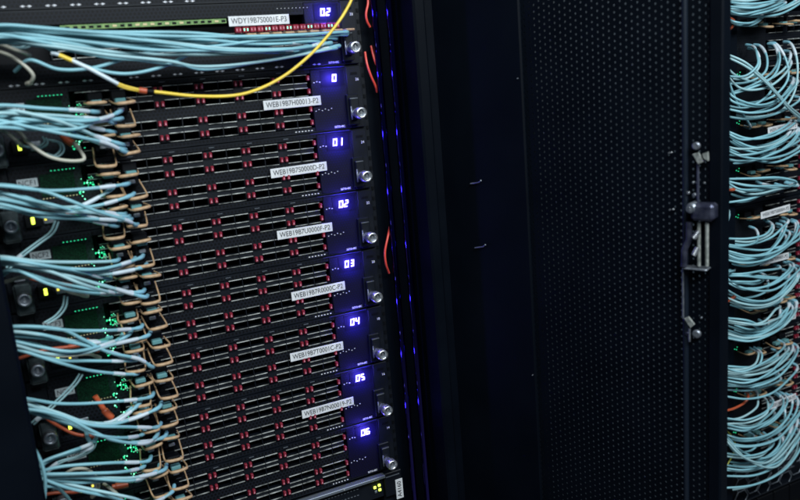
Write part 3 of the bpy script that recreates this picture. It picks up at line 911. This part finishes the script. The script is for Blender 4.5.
cable('fibre_cable', smooth(vp, 9), RC, 'aqua', 'light blue fibre cable dropping vertically along the left post', 'blue cables of the switch displaying zero five')

# ---- right rack bundles
RB = {
 0: [[(722,3),(745,6),(775,3),(790,-6)], [(722,6),(750,8),(770,4),(778,-5)], [(722,8),(745,11),(775,10),(797,-2)], [(722,2),(740,3),(760,-4)], [(722,10),(750,11),(782,1)], [(722,13),(750,14),(780,10),(802,-2)],
     [(722,17),(735,22),(750,23),(761,14)], [(722,20),(738,25),(752,23),(761,15)], [(722,12),(742,15),(765,12),(785,2)], [(722,0),(745,1),(772,-6)]],
 1: [[(722,56),(745,66),(765,82),(788,108),(803,122)], [(722,64),(735,75),(760,82),(785,68),(790,52)], [(722,72),(740,88),(765,88),(785,74),(790,60)], [(722,76),(745,76),(757,66),(757,55),(752,46)], [(722,84),(748,82),(765,72),(767,58),(760,46)],
     [(722,95),(745,88),(770,74),(778,60),(774,45)], [(722,101),(748,103),(775,95),(788,78),(786,60),(776,44)], [(722,113),(752,117),(782,110),(795,90),(797,60),(790,43)], [(722,62),(728,80),(738,105),(750,128)],
     [(722,108),(745,113),(770,107),(786,92),(793,78)], [(722,116),(745,119),(775,114),(800,98)], [(722,88),(735,98),(758,105),(780,98),(796,80)], [(722,105),(745,108),(765,98),(772,88),(768,82)]],
 2: [[(722,130),(745,138),(765,138),(785,130),(795,120)], [(722,133),(745,145),(765,148),(785,140),(797,128)], [(722,138),(745,150),(770,153),(790,146),(803,136)], [(722,145),(745,157),(770,159),(795,150),(803,140)],
     [(722,149),(740,156),(760,159),(785,155),(798,146)], [(722,160),(745,161),(770,156),(790,143),(797,130)], [(722,163),(740,163),(760,157),(775,148)], [(722,155),(745,155),(768,150),(786,138)], [(722,142),(740,147),(764,145),(782,138),(790,130)]],
 3: [[(722,178),(750,179),(780,178.5),(796,183),(786,188),(762,184)], [(722,181),(745,185),(775,187),(797,184)], [(722,186),(750,194),(775,190),(792,184)], [(722,192),(745,198),(765,194),(780,188)], [(722,199),(740,202),(755,198),(764,186)],
     [(722,183),(742,190),(765,190),(785,187)], [(722,203),(745,200),(762,195),(778,189)], [(722,222),(727,219),(729,213),(725,209)]],
 4: [[(722,242),(745,245),(770,238),(782,228),(788,220)], [(722,240),(748,242),(764,238),(772,232),(772,224)], [(722,250),(750,256),(775,252),(792,240),(797,222)], [(722,256),(745,262),(770,256),(784,244),(789,232)], [(722,262),(745,266),(765,261),(780,248),(786,236)],
     [(722,246),(745,249),(765,250),(788,243),(801,228)], [(722,253),(742,259),(762,255),(776,243),(782,226)], [(722,259),(742,263),(768,259),(788,246),(800,236)], [(722,244),(740,246),(756,242),(758,236),(755,229)]],
 5: [[(722,274),(740,274),(760,271),(780,267)], [(722,275),(745,275),(770,277),(793,278)], [(722,275),(735,285),(747,289),(773,290),(793,276),(802,262)], [(722,281),(745,288),(768,286),(786,276),(793,264)], [(722,296),(740,303),(765,305),(788,292),(801,268)],
     [(722,299),(745,307),(770,305),(790,288),(797,272)], [(722,288),(742,298),(765,301),(786,291),(797,278)], [(722,292),(745,301),(768,300),(784,288),(788,272)], [(722,274),(728,272),(733,269)], [(722,284),(738,283),(756,284),(766,276)], [(762,274),(768,282),(767,290),(756,296),(722,300)], [(722,303),(742,308),(766,307),(782,298)]],
 6: [[(722,318),(745,320),(757,324),(764,323)], [(722,325),(750,332),(780,325),(795,306)], [(722,333),(745,338),(775,332),(793,316),(795,304)], [(722,336),(745,339),(768,331),(783,318),(788,303)], [(722,322),(745,325),(763,322),(775,310),(779,306)],
     [(722,329),(748,336),(772,329),(786,316),(792,307)], [(722,331),(742,335),(764,330),(778,320),(779,308)], [(722,320),(742,323),(756,325),(772,321),(784,312)]],
 7: [[(722,366),(750,367),(775,359),(793,349)], [(722,371),(745,373),(768,366),(782,356),(788,347)], [(722,377),(750,380),(778,371),(795,350)], [(722,383),(750,387),(775,379),(792,362),(797,346)], [(722,396),(745,399),(770,394),(788,380),(797,366)],
     [(722,374),(742,377),(762,371),(774,360),(777,352)], [(722,380),(745,383),(766,375),(780,362),(785,350)], [(722,386),(744,386),(764,382),(778,373)], [(722,369),(740,371),(758,366),(762,356),(758,350)]],
 8: [[(722,418),(745,420),(762,414),(772,405),(770,397)], [(722,421),(750,426),(768,416),(776,404)], [(722,424),(744,428),(762,424),(774,412)], [(722,427),(745,431),(766,424),(782,408),(781,396)], [(755,390),(758,400),(756,408),(740,418),(722,420)],
     [(722,438),(745,441),(770,436),(785,418),(780,396)], [(722,434),(745,439),(775,434),(795,414),(797,398)], [(722,442),(748,446),(778,438),(797,418),(803,404)], [(763,397),(768,405),(766,414),(750,422),(722,424)]],
 9: [[(722,433),(740,450),(765,458),(788,442),(797,418)], [(722,438),(740,455),(765,463),(785,446),(793,426)], [(722,436),(748,460),(775,467),(793,446),(798,430)], [(722,465),(750,467),(772,460),(788,442),(791,424)], [(722,470),(750,471),(776,460),(794,440),(801,425)],
     [(722,474),(745,476),(768,470),(784,454),(788,440)], [(722,476),(750,476),(773,468),(786,452)], [(722,491),(750,486),(780,472),(796,452),(797,436)], [(722,456),(742,458),(760,456),(770,446),(765,438)], [(722,461),(745,463),(768,456),(780,442),(776,430)], [(722,447),(735,452),(752,450),(758,442),(754,436)], [(722,468),(742,470),(764,465),(778,452),(783,436)]],
}
for k, L in RB.items():
    # a few more strands beside the traced ones; every path runs from the door edge to its plug
    for p in rng.sample(L, min(5, len(L))):
        du = rng.uniform(-6, 5); dv = rng.uniform(-4, 4)
        L = L + [[(u + (du if j else 0), v + dv + rng.uniform(-1.5, 1.5)) for j, (u, v) in enumerate(p)]]
    L = [p if p[0][0] <= p[-1][0] else p[::-1] for p in L]
    order = sorted(range(len(L)), key=lambda i: (L[i][0][1], L[i][1][1]))
    for i, pts in enumerate(L):
        ym = -.05 - .045 * rng.random(); n = len(pts)
        q = []
        u0, v0 = pts[0]
        q.append(at(u0 - 18, v0 + 1, -.012))
        for j, (u, v) in enumerate(pts):
            t = j / (n - 1); y = -.028 + (ym + .028) * math.sin(math.pi * min(1, .12 + .88 * t)) ** .8 if t < 1 else -.026
            q.append(at(u, v, y))
        q.append(q[-1] + Vector((.001, .014, .003)))
        lab = 'light blue cable, %s down at the door edge in the %s far rack bundle' % (ordw[order.index(i)], ordw[k])
        cable('fibre_cable', smooth(q, 9), .00205, 'aqua' if rng.random() < .75 else 'aqua2', lab, 'blue cables of the %s bundle in the right rack' % ordw[k],
              boot=(0, .017), sleeve=(.014, .016 + rng.uniform(.018, .036)))
ro = [([(715,36),(722,33),(732,27),(734,22),(729,18)], 'orange patch cable looping near the top of the right rack'),
      ([(712,190),(722,190),(730,190),(736,189)], 'orange patch cable end beside the fourth bundle in the right rack'),
      ([(712,410),(722,411),(735,408),(747,400),(748,394),(745,391)], 'orange patch cable curling under a long blue loop in the right rack'),
      ([(712,304),(722,303),(730,300),(735,296)], 'short orange cable behind the sixth bundle in the right rack')]
for pts, lab in ro:
    cable('patch_cable', smooth(px(pts, -.060), 9), .0024, 'orange', lab, 'orange patch cables in the right rack', boot=(0, .014), bootm='orange')
gc = [([(712,470),(722,470),(730,460),(735,445),(728,432),(718,428)], 'green and yellow earth wire in the ninth bundle of the right rack'),
      ([(712,388),(722,391),(727,385),(724,376),(716,372)], 'short yellow green wire at the door edge of the right rack')]
M['earth'] = cable_mat('green yellow wire', (.45, .45, .06), .5)
for pts, lab in gc:
    cable('earth_wire', smooth(px(pts, -.050), 9), .0016, 'earth', lab, 'earth wires in the right rack', boot=(0, .01), bootm='earth')

# ------------------------------------------------------------------ floor, light, camera
b = MB(); b.span(-4, 5, -4, 4, FLOOR - .06, FLOOR - .0005, 'floor'); o = b.build('floor'); o['kind'] = 'structure'

def area(name, loc, rot, sx, sy, e, col):
    l = bpy.data.lights.new(name, 'AREA'); l.shape = 'RECTANGLE'; l.size = sx; l.size_y = sy; l.energy = e; l.color = col
    o = bpy.data.objects.new(name, l); COL.objects.link(o); o.location = loc; o.rotation_euler = rot
    return o
area('ceiling_light', (.30, -1.60, 1.0), (math.radians(50), 0, 0), 2.6, .5, 78, (.86, .96, 1.0))

w = bpy.data.worlds.new('World'); S.world = w; w.use_nodes = True
bg = w.node_tree.nodes['Background']; bg.inputs['Color'].default_value = (.26, .52, .90, 1); bg.inputs['Strength'].default_value = .045

cam = bpy.data.cameras.new('camera'); co = bpy.data.objects.new('camera', cam); COL.objects.link(co)
mw = Matrix(((RIGHT.x, UP.x, -FWD.x, CAM.x), (RIGHT.y, UP.y, -FWD.y, CAM.y), (RIGHT.z, UP.z, -FWD.z, CAM.z), (0, 0, 0, 1)))
co.matrix_world = mw
cam.sensor_fit = 'HORIZONTAL'; cam.sensor_width = 36; cam.lens = 36 * F / 800
cam.clip_start = .02; cam.clip_end = 60
cam.dof.use_dof = True; cam.dof.focus_distance = 1.22; cam.dof.aperture_fstop = 4.0
S.camera = co
S.view_settings.view_transform = 'Standard'; S.view_settings.look = 'None'
S.view_settings.exposure = 0; S.view_settings.gamma = 1
S.render.engine = 'CYCLES'
S.cycles.use_denoising = True
S.cycles.sample_clamp_indirect = 4
